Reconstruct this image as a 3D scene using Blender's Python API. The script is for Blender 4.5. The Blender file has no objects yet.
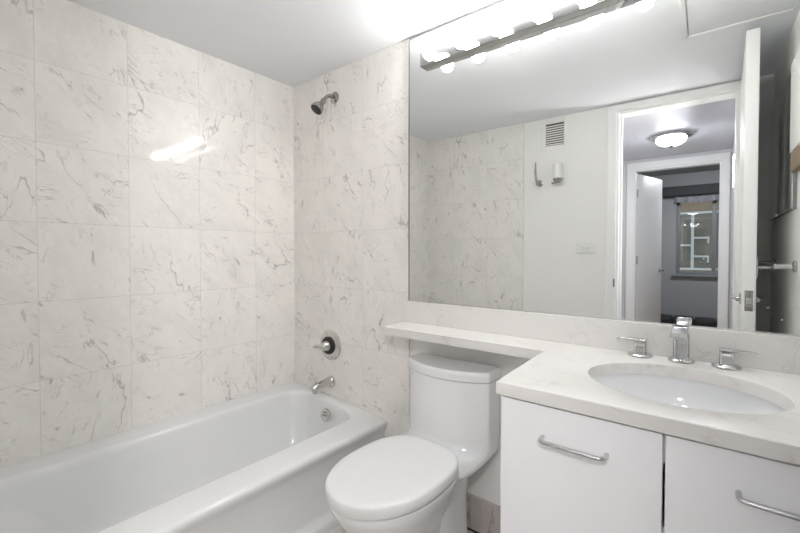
import bpy, bmesh, math, random
from mathutils import Vector, Matrix
PI = math.pi
R = math.radians
random.seed(4)
SC = bpy.context.scene
COL = SC.collection

# ------------------------------------------------------------------ camera, world, exposure
cam_d = bpy.data.cameras.new('camera')
cam = bpy.data.objects.new('camera', cam_d)
COL.objects.link(cam)
cam.location = (2.0349, -1.4964, 1.171)
cam.rotation_euler = (PI / 2 - 0.0197, 0, 0.6795)
cam_d.sensor_width = 36
cam_d.lens = 402.26 * 36 / 800
cam_d.shift_y = -5.26 / 800
cam_d.clip_start = 0.01
SC.camera = cam

SC.view_settings.view_transform = 'Standard'
SC.view_settings.look = 'None'
SC.view_settings.gamma = 1
SC.view_settings.use_curve_mapping = False
SC.view_settings.exposure = 0.64

BULB = 57.0          # vanity globe bulbs
HALL = 30.0          # hallway ceiling lamp
HALL_FILL = 215.0        # added fill light in the hall beside the doorway
world = bpy.data.worlds.new('world')
SC.world = world
world.use_nodes = True
world.node_tree.nodes['Background'].inputs[0].default_value = (0.78, 0.86, 1.0, 1)
world.node_tree.nodes['Background'].inputs[1].default_value = 1.0
SC.cycles.max_bounces = 12
SC.cycles.diffuse_bounces = 6
SC.cycles.glossy_bounces = 8
SC.cycles.transmission_bounces = 8
SC.cycles.sample_clamp_indirect = 6.0


# ------------------------------------------------------------------ materials
def newmat(name):
    m = bpy.data.materials.new(name)
    m.use_nodes = True
    return m, m.node_tree.nodes, m.node_tree.links, m.node_tree.nodes['Principled BSDF']


def setp(b, col=None, rough=None, metal=None, spec=None, coat=None):
    if col is not None:
        b.inputs['Base Color'].default_value = (*col, 1)
    if rough is not None:
        b.inputs['Roughness'].default_value = rough
    if metal is not None:
        b.inputs['Metallic'].default_value = metal
    if spec is not None:
        b.inputs['Specular IOR Level'].default_value = spec
    if coat is not None:
        b.inputs['Coat Weight'].default_value = coat
        b.inputs['Coat Roughness'].default_value = 0.08


class NT:
    """tiny helper to write node maths"""
    def __init__(s, nodes, links):
        s.n, s.l = nodes, links

    def put(s, sock, v):
        if hasattr(v, 'links') or hasattr(v, 'is_output'):
            s.l.new(v, sock)
        else:
            sock.default_value = v

    def math(s, op, a, b=0.0, c=None, clamp=False):
        n = s.n.new('ShaderNodeMath')
        n.operation = op
        n.use_clamp = clamp
        s.put(n.inputs[0], a)
        s.put(n.inputs[1], b)
        if c is not None:
            s.put(n.inputs[2], c)
        return n.outputs[0]

    def xyz(s, x, y, z=0.0):
        n = s.n.new('ShaderNodeCombineXYZ')
        s.put(n.inputs[0], x); s.put(n.inputs[1], y); s.put(n.inputs[2], z)
        return n.outputs[0]

    def sep(s, v):
        n = s.n.new('ShaderNodeSeparateXYZ')
        s.l.new(v, n.inputs[0])
        return n.outputs

    def vmath(s, op, a, b):
        n = s.n.new('ShaderNodeVectorMath')
        n.operation = op
        s.put(n.inputs[0], a)
        if op == 'SCALE':
            s.put(n.inputs[3], b)
        else:
            s.put(n.inputs[1], b)
        return n.outputs[0]

    def noise(s, vec, scale, detail=3.0, rough=0.5, dist=0.0):
        n = s.n.new('ShaderNodeTexNoise')
        s.l.new(vec, n.inputs['Vector'])
        n.inputs['Scale'].default_value = scale
        n.inputs['Detail'].default_value = detail
        n.inputs['Roughness'].default_value = rough
        n.inputs['Distortion'].default_value = dist
        return n.outputs[0]

    def ramp(s, v, a, b, lo=0.0, hi=1.0, smooth=True):
        n = s.n.new('ShaderNodeMapRange')
        n.interpolation_type = 'SMOOTHSTEP' if smooth else 'LINEAR'
        s.put(n.inputs[0], v)
        n.inputs[1].default_value = a; n.inputs[2].default_value = b
        n.inputs[3].default_value = lo; n.inputs[4].default_value = hi
        return n.outputs[0]

    def mix(s, f, a, b):
        n = s.n.new('ShaderNodeMix')
        n.data_type = 'RGBA'
        s.put(n.inputs[0], f)
        s.put(n.inputs[6], a if hasattr(a, 'is_output') else (*a, 1))
        s.put(n.inputs[7], b if hasattr(b, 'is_output') else (*b, 1))
        return n.outputs[2]

    def rot2(s, x, y, ang):
        c = s.math('COSINE', ang); k = s.math('SINE', ang)
        return (s.math('SUBTRACT', s.math('MULTIPLY', x, c), s.math('MULTIPLY', y, k)),
                s.math('ADD', s.math('MULTIPLY', x, k), s.math('MULTIPLY', y, c)))


TILE = 0.305
ROW0 = 0.0704


def marble_tile(name, axis, u0, v0, base=(0.875, 0.85, 0.815), vein=(0.25, 0.235, 0.22), joint=(0.52, 0.50, 0.475),
                rough=0.055, floor=False, tile=TILE, strength=1.0):
    m, n, l, b = newmat(name)
    t = NT(n, l)
    tc = n.new('ShaderNodeTexCoord')
    o = t.sep(tc.outputs['Object'])
    u = o[axis]
    v = o[1] if floor else o[2]
    fu = t.math('DIVIDE', t.math('SUBTRACT', u, u0), tile)
    fv = t.math('DIVIDE', t.math('SUBTRACT', v, v0), tile)
    iu = t.math('FLOOR', fu); iv = t.math('FLOOR', fv)
    wn = n.new('ShaderNodeTexWhiteNoise')
    wn.noise_dimensions = '3D'
    l.new(t.xyz(iu, iv, axis * 3.7 + 0.5), wn.inputs['Vector'])
    rnd = t.sep(wn.outputs['Color'])
    # every slab is cut from another place and turned another way
    ang = t.math('ADD', t.math('MULTIPLY', rnd[0], 1.5), 0.35)
    x = t.math('ADD', u, t.math('MULTIPLY', rnd[1], 37.0))
    y = t.math('ADD', v, t.math('MULTIPLY', rnd[2], 53.0))
    rx, ry = t.rot2(x, y, ang)
    p = t.xyz(rx, t.math('MULTIPLY', ry, 2.6), 0.0)
    q = t.xyz(rx, ry, 3.0)
    cloud = t.ramp(t.noise(t.xyz(rx, t.math('MULTIPLY', ry, 1.8), 5.0), 5.0, 5.0, 0.65), 0.38, 0.72)
    # hairline veins: thin ridges of a noise drawn out along the slab, kept only in patches
    n1 = t.noise(p, 2.0, 4.0, 0.55, 0.1)
    r1 = t.ramp(t.math('ABSOLUTE', t.math('SUBTRACT', n1, 0.5)), 0.0, 0.012, 1.0, 0.0)
    k1 = t.ramp(t.noise(q, 5.5, 3.0), 0.46, 0.64)
    n2 = t.noise(t.xyz(rx, t.math('MULTIPLY', ry, 3.6), 2.0), 4.0, 4.0, 0.55, 0.3)
    r2 = t.ramp(t.math('ABSOLUTE', t.math('SUBTRACT', n2, 0.48)), 0.0, 0.015, 1.0, 0.0)
    k2 = t.ramp(t.noise(q, 8.0, 3.0), 0.50, 0.70)
    # a second family of finer scratches running across
    sx, sy = t.rot2(x, y, t.math('ADD', ang, -1.0))
    n4 = t.noise(t.xyz(sx, t.math('MULTIPLY', sy, 4.5), 7.0), 6.0, 3.0, 0.5, 0.2)
    r4 = t.ramp(t.math('ABSOLUTE', t.math('SUBTRACT', n4, 0.5)), 0.0, 0.016, 1.0, 0.0)
    k4 = t.ramp(t.noise(t.xyz(sx, sy, 11.0), 7.0, 2.0), 0.50, 0.68)
    # short dark flecks
    n3 = t.noise(t.xyz(rx, t.math('MULTIPLY', ry, 3.4), 9.0), 9.0, 3.0, 0.6, 0.3)
    k3 = t.ramp(n3, 0.645, 0.75)
    fine = t.ramp(t.noise(q, 45.0, 4.0, 0.7), 0.35, 0.7)
    amt = t.math('ADD', t.math('MULTIPLY', t.math('MULTIPLY', r1, k1), 0.50 * strength),
                 t.math('MULTIPLY', t.math('MULTIPLY', r2, k2), 0.46 * strength))
    amt = t.math('ADD', amt, t.math('MULTIPLY', t.math('MULTIPLY', r4, k4), 0.42 * strength))
    amt = t.math('ADD', amt, t.math('MULTIPLY', k3, 0.55 * strength), clamp=True)
    c = t.mix(t.math('MULTIPLY', cloud, 0.5), base, tuple(k * 0.81 for k in base))
    c = t.mix(t.math('MULTIPLY', fine, 0.25), c, tuple(k * 0.82 for k in base))
    c = t.mix(t.math('MULTIPLY', rnd[1], 0.30), c, (base[0] * 1.03, base[1] * 1.03, base[2] * 1.04))
    c = t.mix(amt, c, vein)
    # joints
    du = t.math('ABSOLUTE', t.math('SUBTRACT', t.math('FRACT', fu), 0.5))
    dv = t.math('ABSOLUTE', t.math('SUBTRACT', t.math('FRACT', fv), 0.5))
    jw = 0.5 - (0.0030 if not floor else 0.006)
    j = t.math('GREATER_THAN', t.math('MAXIMUM', du, dv), jw)
    c = t.mix(t.math('MULTIPLY', j, 0.68), c, joint)
    l.new(c, b.inputs['Base Color'])
    ro = t.ramp(t.noise(q, 14.0, 3.0), 0.3, 0.7, rough * 0.8, rough * 1.5)
    ro = t.math('ADD', ro, t.math('MULTIPLY', j, 0.4))
    l.new(ro, b.inputs['Roughness'])
    bp = n.new('ShaderNodeBump')
    bp.inputs['Strength'].default_value = 0.10
    bp.inputs['Distance'].default_value = 0.002
    h = t.math('SUBTRACT', t.math('MULTIPLY', t.noise(q, 7.0, 2.0), 0.8), t.math('MULTIPLY', j, 0.8))
    l.new(h, bp.inputs['Height'])
    l.new(bp.outputs[0], b.inputs['Normal'])
    b.inputs['Specular IOR Level'].default_value = 0.45
    return m


def paint(name, col, rough=0.55, bump=0.03):
    m, n, l, b = newmat(name)
    t = NT(n, l)
    tc = n.new('ShaderNodeTexCoord')
    f = t.noise(tc.outputs['Object'], 3.0, 3.0)
    c = t.mix(t.ramp(f, 0.3, 0.7, 0.0, 0.5), col, tuple(k * 0.965 for k in col))
    l.new(c, b.inputs['Base Color'])
    b.inputs['Roughness'].default_value = rough
    bp = n.new('ShaderNodeBump')
    bp.inputs['Strength'].default_value = bump
    bp.inputs['Distance'].default_value = 0.001
    l.new(t.noise(tc.outputs['Object'], 180.0, 2.0), bp.inputs['Height'])
    l.new(bp.outputs[0], b.inputs['Normal'])
    return m


def plain(name, col, rough=0.4, metal=0.0, coat=None, spec=None, vary=0.03, scale=30.0):
    m, n, l, b = newmat(name)
    setp(b, col, rough, metal, spec, coat)
    t = NT(n, l)
    tc = n.new('ShaderNodeTexCoord')
    f = t.noise(tc.outputs['Object'], scale, 2.0)
    l.new(t.mix(f, tuple(k * (1 - vary) for k in col), col), b.inputs['Base Color'])
    return m


def quartz(name, base=(0.83, 0.815, 0.79), spot=(0.62, 0.59, 0.56)):
    m, n, l, b = newmat(name)
    t = NT(n, l)
    tc = n.new('ShaderNodeTexCoord')
    o = tc.outputs['Object']
    a = t.ramp(t.noise(o, 16.0, 4.0, 0.6, 0.8), 0.56, 0.74)
    f = t.ramp(t.noise(o, 90.0, 2.0, 0.6), 0.62, 0.74)
    v = t.noise(o, 6.5, 5.0, 0.6, 1.4)
    v = t.ramp(t.math('ABSOLUTE', t.math('SUBTRACT', v, 0.5)), 0.0, 0.018, 1.0, 0.0)
    vm = t.ramp(t.noise(o, 11.0, 2.0), 0.52, 0.68)
    amt = t.math('ADD', t.math('MULTIPLY', a, 0.32), t.math('MULTIPLY', t.math('MULTIPLY', v, vm), 0.45))
    amt = t.math('ADD', amt, t.math('MULTIPLY', f, 0.12), clamp=True)
    l.new(t.mix(amt, base, spot), b.inputs['Base Color'])
    b.inputs['Roughness'].default_value = 0.16
    return m


def emit(name, col, s):
    m, n, l, b = newmat(name)
    b.inputs['Base Color'].default_value = (0.9, 0.9, 0.9, 1)
    b.inputs['Emission Color'].default_value = (*col, 1)
    b.inputs['Emission Strength'].default_value = s
    return m


def mirror_mat(name, dirt=True):
    m, n, l, b = newmat(name)
    setp(b, (0.87, 0.885, 0.88), 0.0, 1.0)
    if dirt:
        t = NT(n, l)
        tc = n.new('ShaderNodeTexCoord')
        o = tc.outputs['Object']
        vo = n.new('ShaderNodeTexVoronoi')
        vo.feature = 'F1'
        l.new(o, vo.inputs['Vector'])
        vo.inputs['Scale'].default_value = 70.0
        pick = t.sep(vo.outputs['Color'])
        sz = t.math('MULTIPLY', t.ramp(pick[0], 0.80, 1.0), 0.16)
        d = t.math('LESS_THAN', vo.outputs['Distance'], sz)
        low = t.ramp(t.noise(o, 2.2, 2.0), 0.42, 0.62)
        xx = t.sep(o)
        niche = t.ramp(xx[0], 2.105, 2.115)
        sill = t.math('MULTIPLY', t.math('MULTIPLY', t.ramp(xx[0], 1.885, 1.90), t.ramp(xx[0], 2.00, 2.015, 1.0, 0.0)), t.ramp(xx[2], 1.16, 1.20, 1.0, 0.0))
        side = t.math('MAXIMUM', niche, sill)
        d = t.math('MULTIPLY', t.math('MULTIPLY', d, t.math('MULTIPLY', low, side)), 0.8)
        film = t.math('MULTIPLY', t.ramp(t.noise(o, 3.0, 4.0, 0.6), 0.35, 0.75), 0.015)
        f = t.math('ADD', d, film, clamp=True)
        df = n.new('ShaderNodeBsdfDiffuse')
        df.inputs[0].default_value = (0.9, 0.9, 0.9, 1)
        mx = n.new('ShaderNodeMixShader')
        l.new(f, mx.inputs[0])
        l.new(b.outputs[0], mx.inputs[1])
        l.new(df.outputs[0], mx.inputs[2])
        l.new(mx.outputs[0], n['Material Output'].inputs[0])
    return m


def pane_mat(name):
    m, n, l, b = newmat(name)
    tr = n.new('ShaderNodeBsdfTransparent')
    tr.inputs[0].default_value = (0.86, 0.88, 0.87, 1)
    gl = n.new('ShaderNodeBsdfGlossy')
    gl.inputs['Roughness'].default_value = 0.0
    lw = n.new('ShaderNodeFresnel')
    lw.inputs[0].default_value = 1.6
    mx = n.new('ShaderNodeMixShader')
    l.new(lw.outputs[0], mx.inputs[0])
    l.new(tr.outputs[0], mx.inputs[1])
    l.new(gl.outputs[0], mx.inputs[2])
    l.new(mx.outputs[0], n['Material Output'].inputs[0])
    return m


M = {
    'tile_left': marble_tile('marble_tile_left', 1, -0.2569, ROW0),
    'tile_back': marble_tile('marble_tile_back', 0, 0.2723, ROW0),
    'tile_front': marble_tile('marble_tile_front', 0, 0.2600, ROW0),
    'floor': marble_tile('marble_floor', 0, 0.02, 0.0, base=(0.62, 0.585, 0.55), vein=(0.25, 0.20, 0.18),
                         joint=(0.07, 0.05, 0.04), floor=True, strength=1.3),
    'skirt': marble_tile('marble_skirting', 0, 0.9, -0.1, base=(0.58, 0.53, 0.50), vein=(0.22, 0.17, 0.15),
                         joint=(0.2, 0.17, 0.15), strength=1.1, tile=0.61),
    'wall': paint('wall_paint', (0.86, 0.855, 0.835)),
    'ceil': paint('ceiling_paint', (0.825, 0.845, 0.87), 0.7),
    'trimw': paint('trim_paint', (0.88, 0.88, 0.87), 0.35, 0.01),
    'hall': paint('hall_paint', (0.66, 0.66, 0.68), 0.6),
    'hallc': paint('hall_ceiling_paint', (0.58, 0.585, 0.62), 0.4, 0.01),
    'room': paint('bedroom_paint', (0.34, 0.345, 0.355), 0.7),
    'doorw': paint('door_paint', (0.88, 0.88, 0.865), 0.4, 0.01),
    'wood': plain('hall_wood_floor', (0.34, 0.24, 0.16), 0.35, vary=0.25, scale=9),
    'tub': plain('tub_enamel', (0.79, 0.80, 0.81), 0.14, coat=0.3, vary=0.01),
    'china': plain('vitreous_china', (0.84, 0.85, 0.86), 0.10, coat=0.5, vary=0.01),
    'seat': plain('seat_plastic', (0.76, 0.765, 0.77), 0.25, vary=0.01),
    'lam': plain('white_laminate', (0.85, 0.85, 0.865), 0.28, vary=0.015),
    'dark': plain('flat_black', (0.02, 0.02, 0.02), 0.8),  # near-black for caulk line, toe kick and mirror edge strip
    'rubber': plain('black_rubber', (0.015, 0.015, 0.016), 0.45),
    'chrome': plain('chrome', (0.60, 0.60, 0.60), 0.09, 1.0, vary=0.02),
    'barchrome': plain('bar_chrome', (0.56, 0.56, 0.56), 0.05, 1.0, vary=0.02),
    'nickel': plain('brushed_nickel', (0.64, 0.625, 0.60), 0.20, 1.0, vary=0.06),
    'aged': plain('aged_chrome', (0.44, 0.43, 0.41), 0.16, 1.0, vary=0.08),
    'steel': plain('satin_steel', (0.60, 0.60, 0.61), 0.26, 1.0, vary=0.05),
    'quartz': quartz('quartz', (0.745, 0.73, 0.71), (0.50, 0.46, 0.43)),
    'splash': quartz('quartz_splash', (0.755, 0.74, 0.72), (0.53, 0.50, 0.48)),
    'mirror': mirror_mat('mirror_silver'),
    'mirror2': mirror_mat('cabinet_mirror', False),
    'edge': plain('polished_edge', (0.78, 0.80, 0.78), 0.2, 0.4),
    'bulb': emit('lit_bulb', (1.0, 0.98, 0.955), BULB),
    'lamp': emit('lit_lamp_glass', (0.93, 0.95, 1.0), HALL),
    'fill_hall': emit('hall_fill_glow', (1.0, 0.98, 0.96), HALL_FILL),  # glow of the added hall fill
    'fill_bedroom': emit('bedroom_fill_glow', (0.93, 0.95, 1.0), 80.0),  # glow of the added bedroom fill
    'socket': plain('white_socket', (0.8, 0.8, 0.78), 0.4),
    'plastic': plain('white_plastic', (0.80, 0.80, 0.78), 0.35),
    'slot': plain('grey_slot', (0.25, 0.25, 0.25), 0.5),
    'ventdark': plain('vent_dark', (0.10, 0.095, 0.09), 0.7),
    'tan': plain('tan_wood', (0.32, 0.23, 0.15), 0.5, vary=0.2),
    'glass': pane_mat('window_glass'),
    'frame': plain('grey_window_frame', (0.22, 0.23, 0.25), 0.5),
    'valance': plain('dark_fabric', (0.06, 0.063, 0.068), 0.8, vary=0.3, scale=60),
    'bench': plain('black_bench', (0.02, 0.021, 0.022), 0.6, vary=0.5, scale=60),
    'cushion': plain('white_cushion', (0.6, 0.6, 0.6), 0.8),
    'brick': plain('tan_brick', (0.30, 0.22, 0.14), 0.9, vary=0.25, scale=3),
    'extglass': plain('dark_glass', (0.19, 0.165, 0.12), 0.3, vary=0.5, scale=2.5),
    'extwhite': plain('white_frame', (0.50, 0.50, 0.47), 0.6),
}


# ------------------------------------------------------------------ mesh helpers
def bm_box(bm, x0, x1, y0, y1, z0, z1, bev=0.0, seg=2):
    vs = [bm.verts.new((x, y, z)) for x in (x0, x1) for y in (y0, y1) for z in (z0, z1)]
    idx = [(0, 1, 3, 2), (4, 6, 7, 5), (0, 4, 5, 1), (2, 3, 7, 6), (0, 2, 6, 4), (1, 5, 7, 3)]
    fs = [bm.faces.new([vs[i] for i in f]) for f in idx]
    if bev > 0:
        es = list({e for f in fs for e in f.edges})
        bmesh.ops.bevel(bm, geom=es, offset=bev, segments=seg, profile=0.5, affect='EDGES')
    return bm


def bm_prism(bm, poly, z0, z1):
    """vertical prism over a plan polygon"""
    a = [bm.verts.new((x, y, z0)) for x, y in poly]
    b = [bm.verts.new((x, y, z1)) for x, y in poly]
    n = len(poly)
    bm.faces.new(a[::-1]); bm.faces.new(b)
    for i in range(n):
        bm.faces.new((a[i], a[(i + 1) % n], b[(i + 1) % n], b[i]))


def bm_loft(bm, rings, cap0=True, cap1=True, close=True):
    vr = [[bm.verts.new(p) for p in r] for r in rings]
    n = len(rings[0])
    for a, b in zip(vr[:-1], vr[1:]):
        for i in range(n if close else n - 1):
            j = (i + 1) % n
            bm.faces.new((a[i], a[j], b[j], b[i]))
    if cap0:
        bm.faces.new(vr[0][::-1])
    if cap1:
        bm.faces.new(vr[-1])


def frame_of(d):
    d = Vector(d).normalized()
    up = Vector((0, 0, 1)) if abs(d.z) < 0.95 else Vector((0, 1, 0))
    a = d.cross(up).normalized()
    return a, a.cross(d).normalized()


def bm_tube(bm, pts, rad, seg=16, caps=True):
    pts = [Vector(p) for p in pts]
    rads = rad if isinstance(rad, (list, tuple)) else [rad] * len(pts)
    rings = []
    a0 = None
    for i, p in enumerate(pts):
        d = (pts[min(i + 1, len(pts) - 1)] - pts[max(i - 1, 0)])
        if a0 is None:
            a, b = frame_of(d)
        else:
            dn = d.normalized()
            a = (a0 - dn * a0.dot(dn)).normalized()
            b = a.cross(dn).normalized()
        a0 = a
        rings.append([p + (a * math.cos(2 * PI * k / seg) + b * math.sin(2 * PI * k / seg)) * rads[i] for k in range(seg)])
    bm_loft(bm, rings, caps, caps)


def bm_lathe(bm, c, axis, prof, seg=32):
    """profile = [(distance along axis, radius)]"""
    c = Vector(c); ax = Vector(axis).normalized()
    a, b = frame_of(ax)
    rings = [[c + ax * t + (a * math.cos(2 * PI * k / seg) + b * math.sin(2 * PI * k / seg)) * max(r, 1e-4)
              for k in range(seg)] for t, r in prof]
    bm_loft(bm, rings, True, True)


def arc3(p0, p1, p2, n=8):
    p0, p1, p2 = Vector(p0), Vector(p1), Vector(p2)
    return [p0 * (1 - t) ** 2 + p1 * 2 * t * (1 - t) + p2 * t * t for t in [i / n for i in range(n + 1)]]


def bm_sphere(bm, c, r, seg=24, sx=1, sy=1, sz=1):
    mt = Matrix.Translation(c) @ Matrix.Diagonal((sx, sy, sz, 1))
    bmesh.ops.create_uvsphere(bm, u_segments=seg, v_segments=seg // 2, radius=r, matrix=mt)


def rrect(x0, x1, y0, y1, r, z, nc=8, ne=6):
    """rounded rectangle ring, counter-clockwise; z may be a function of (x, y)"""
    pts = []
    cs = [((x1 - r, y1 - r), 0), ((x0 + r, y1 - r), 90), ((x0 + r, y0 + r), 180), ((x1 - r, y0 + r), 270)]
    for i, ((cx, cy), a0) in enumerate(cs):
        for k in range(nc + 1):
            a = R(a0 + 90 * k / nc)
            pts.append((cx + r * math.cos(a), cy + r * math.sin(a)))
        (nx, ny), na = cs[(i + 1) % 4]
        q = (nx + r * math.cos(R(na)), ny + r * math.sin(R(na)))
        p = pts[-1]
        for k in range(1, ne):
            f = k / ne
            pts.append((p[0] + (q[0] - p[0]) * f, p[1] + (q[1] - p[1]) * f))
    return [Vector((x, y, z(x, y) if callable(z) else z)) for x, y in pts]


def obj(name, bm, mat, parent=None, smooth=35, loc=None):
    bmesh.ops.remove_doubles(bm, verts=bm.verts, dist=1e-6)
    bmesh.ops.recalc_face_normals(bm, faces=bm.faces)
    me = bpy.data.meshes.new(name)
    if loc is not None:
        bmesh.ops.translate(bm, verts=bm.verts, vec=-Vector(loc))
    bm.to_mesh(me)
    bm.free()
    me.materials.append(M[mat])
    if smooth:
        for p in me.polygons:
            p.use_smooth = True
        me.set_sharp_from_angle(angle=R(smooth))
    o = bpy.data.objects.new(name, me)
    COL.objects.link(o)
    if parent is not None:
        o.parent = parent
        pl = Vector(parent['_base'])
        o.location = (Vector(loc) if loc is not None else Vector((0, 0, 0))) - pl
    elif loc is not None:
        o.location = loc
    return o


def tag(o, label, cat, group=None, kind=None):
    o['label'] = label
    o['category'] = cat
    if group:
        o['group'] = group
    if kind:
        o['kind'] = kind
    return o


BASES = []


def thing(name, label, cat, loc=(0, 0, 0), group=None, kind=None):
    """an Empty at the thing's base; parts are given in room coordinates"""
    o = bpy.data.objects.new(name, None)
    COL.objects.link(o)
    o.location = loc
    o.empty_display_size = 0.05
    o['_base'] = list(loc)
    BASES.append(o)
    return tag(o, label, cat, group, kind)


def B():
    return bmesh.new()


def box(*a, **k):
    return bm_box(B(), *a, **k)


def struct(name, bm, mat, label, cat, smooth=0):
    return tag(obj(name, bm, mat, None, smooth), label, cat, None, 'structure')


# ------------------------------------------------------------------ the setting
H = 2.170          # ceiling
XR = 2.286          # right wall
YF = -1.5635        # wall with the doorway
DX0, DX1, DZ = 1.508, 2.138, 2.117   # doorway
struct('floor', box(-0.1, XR + 0.1, YF - 0.1, 0.11, -0.06, 0.0), 'floor', 'veined brown marble bathroom floor with dark joints', 'floor')
struct('ceiling', box(-0.1, XR + 0.1, YF - 0.1, 0.11, H, H + 0.06), 'ceil', 'white painted bathroom ceiling', 'ceiling')
struct('wall_left', box(-0.1, 0.0, YF - 0.1, 0.11, 0, H), 'tile_left', 'marble tiled long wall beside the bathtub', 'wall')
struct('wall_back', box(0.0, XR + 0.1, 0.01, 0.11, 0, H), 'wall', 'painted wall behind toilet, vanity and mirror', 'wall')
struct('wall_back_tiles', box(0.0, 0.879, 0.0, 0.0099, 0.0, H), 'tile_back', 'marble tiles around shower head and tub spout', 'wall')
struct('wall_right', box(XR, XR + 0.1, YF - 0.1, 0.01, 0, H), 'wall', 'painted wall at the sink end behind the open door', 'wall')
bm = B()
bm_box(bm, 0.0, DX0, YF - 0.1, YF - 0.006, 0, H)
bm_box(bm, DX1, XR, YF - 0.1, YF - 0.006, 0, H)
bm_box(bm, DX0, DX1, YF - 0.1, YF - 0.006, DZ, H)
struct('wall_front', bm, 'wall', 'painted wall with the open doorway to the hall', 'wall')
struct('wall_front_tiles', box(0.0, 0.87, YF - 0.0059, YF, 0.0, H), 'tile_front', 'marble tiles at the foot of the bathtub', 'wall')
struct('baseboard_back', box(0.879, 1.60, -0.004, 0.0099, 0.0, 0.148), 'skirt', 'veined marble baseboard behind the toilet', 'baseboard')
struct('trim_3', box(0.879, 1.60, -0.0065, -0.0041, 0.0, 0.009), 'dark', 'dark caulk line between baseboard and floor behind toilet', 'floor joint')
struct('baseboard_front', box(0.871, 1.440, YF - 0.0058, YF + 0.006, 0.0, 0.148), 'skirt', 'veined marble baseboard below the robe hook', 'baseboard')

# door casing of the bathroom
t = thing('trim_1', 'white painted casing around the bathroom doorway', 'door casing', ((DX0 + DX1) / 2, YF, 0), kind='structure')
bm = B()
CW = 0.066
prof = [(-0.0, 0.016), (0.010, 0.022), (0.052, 0.022), (0.058, 0.016), (CW, 0.014)]
rings = []
for d, h in [(0.0, -0.0055)] + prof + [(CW, -0.0055)]:
    dt = d * 0.048 / CW
    y = YF + h
    rings.append([Vector((DX0 - d, y, 0.0)), Vector((DX0 - d, y, DZ + dt)), Vector((DX1 + d, y, DZ + dt)), Vector((DX1 + d, y, 0.0))])
bm_loft(bm, rings, False, False, False)
obj('casing', bm, 'trimw', t)
bm = B()
bm_box(bm, DX0, DX0 + 0.014, YF - 0.105, YF - 0.0, 0, DZ)
bm_box(bm, DX1 - 0.014, DX1, YF - 0.105, YF - 0.0, 0, DZ)
bm_box(bm, DX0 + 0.014, DX1 - 0.014, YF - 0.105, YF - 0.0, DZ - 0.014, DZ)
bm_box(bm, DX0 + 0.014, DX0 + 0.026, YF - 0.07, YF - 0.04, 0, DZ - 0.014)
obj('jamb', bm, 'trimw', t)
o = obj('strike_plate', box(DX0 - 0.012, DX0 - 0.001, YF + 0.0222, YF + 0.0250, 0.945, 1.0, 0.001), 'slot', t)
o['label'] = 'dark metal strike plate'

# ceiling hatch
t = thing('ceiling_hatch', 'white flush access hatch in ceiling above the vanity', 'ceiling hatch', (2.08, -0.6, H), kind='structure')
bm = B()
for a in ((1.895, 1.915, -0.815, -0.25), (1.915, 2.262, -0.815, -0.795), (1.915, 2.262, -0.27, -0.25)):
    bm_box(bm, a[0], a[1], a[2], a[3], H - 0.008, H - 0.0005, 0.002)
obj('hatch_frame', bm, 'trimw', t)
obj('hatch_panel', box(1.918, 2.262, -0.792, -0.273, H - 0.005, H - 0.0005, 0.001), 'ceil', t)

# ------------------------------------------------------------------ hall and room beyond
HY0, HY1 = YF - 0.1, -3.5
HX0, HX1 = 1.18, 2.185
FX0, FX1, FZ = 1.375, 2.110, 2.065    # far doorway
struct('floor_hall', box(HX0 - 0.1, HX1 + 0.1, HY1 - 0.1, HY0, -0.06, 0), 'wood', 'brown wooden hall floor', 'floor')
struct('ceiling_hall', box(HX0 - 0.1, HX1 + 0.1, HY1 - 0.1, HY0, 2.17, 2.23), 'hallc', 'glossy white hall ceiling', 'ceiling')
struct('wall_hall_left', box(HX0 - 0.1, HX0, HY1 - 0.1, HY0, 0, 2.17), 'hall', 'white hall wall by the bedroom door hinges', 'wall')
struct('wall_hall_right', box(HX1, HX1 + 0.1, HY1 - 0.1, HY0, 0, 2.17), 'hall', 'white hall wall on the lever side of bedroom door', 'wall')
bm = B()
bm_box(bm, HX0, FX0, HY1 - 0.1, HY1, 0, 2.17)
bm_box(bm, FX1, HX1, HY1 - 0.1, HY1, 0, 2.17)
bm_box(bm, FX0, FX1, HY1 - 0.1, HY1, FZ, 2.17)
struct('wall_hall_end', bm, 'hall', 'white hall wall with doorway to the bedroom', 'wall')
bm = B()
for x0, x1 in ((FX0 - 0.07, FX0), (FX1, FX1 + 0.062)):
    bm_box(bm, x0, x1, HY1, HY1 + 0.018, 0, FZ + 0.07, 0.003)
bm_box(bm, FX0, FX1, HY1, HY1 + 0.018, FZ, FZ + 0.07, 0.003)
bm_box(bm, FX0, FX0 + 0.014, HY1 - 0.105, HY1, 0, FZ)
bm_box(bm, FX1 - 0.014, FX1, HY1 - 0.105, HY1, 0, FZ)
bm_box(bm, FX0 + 0.014, FX1 - 0.014, HY1 - 0.105, HY1, FZ - 0.014, FZ)
struct('trim_2', bm, 'trimw', 'white painted casing around the bedroom doorway', 'door casing')

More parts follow.
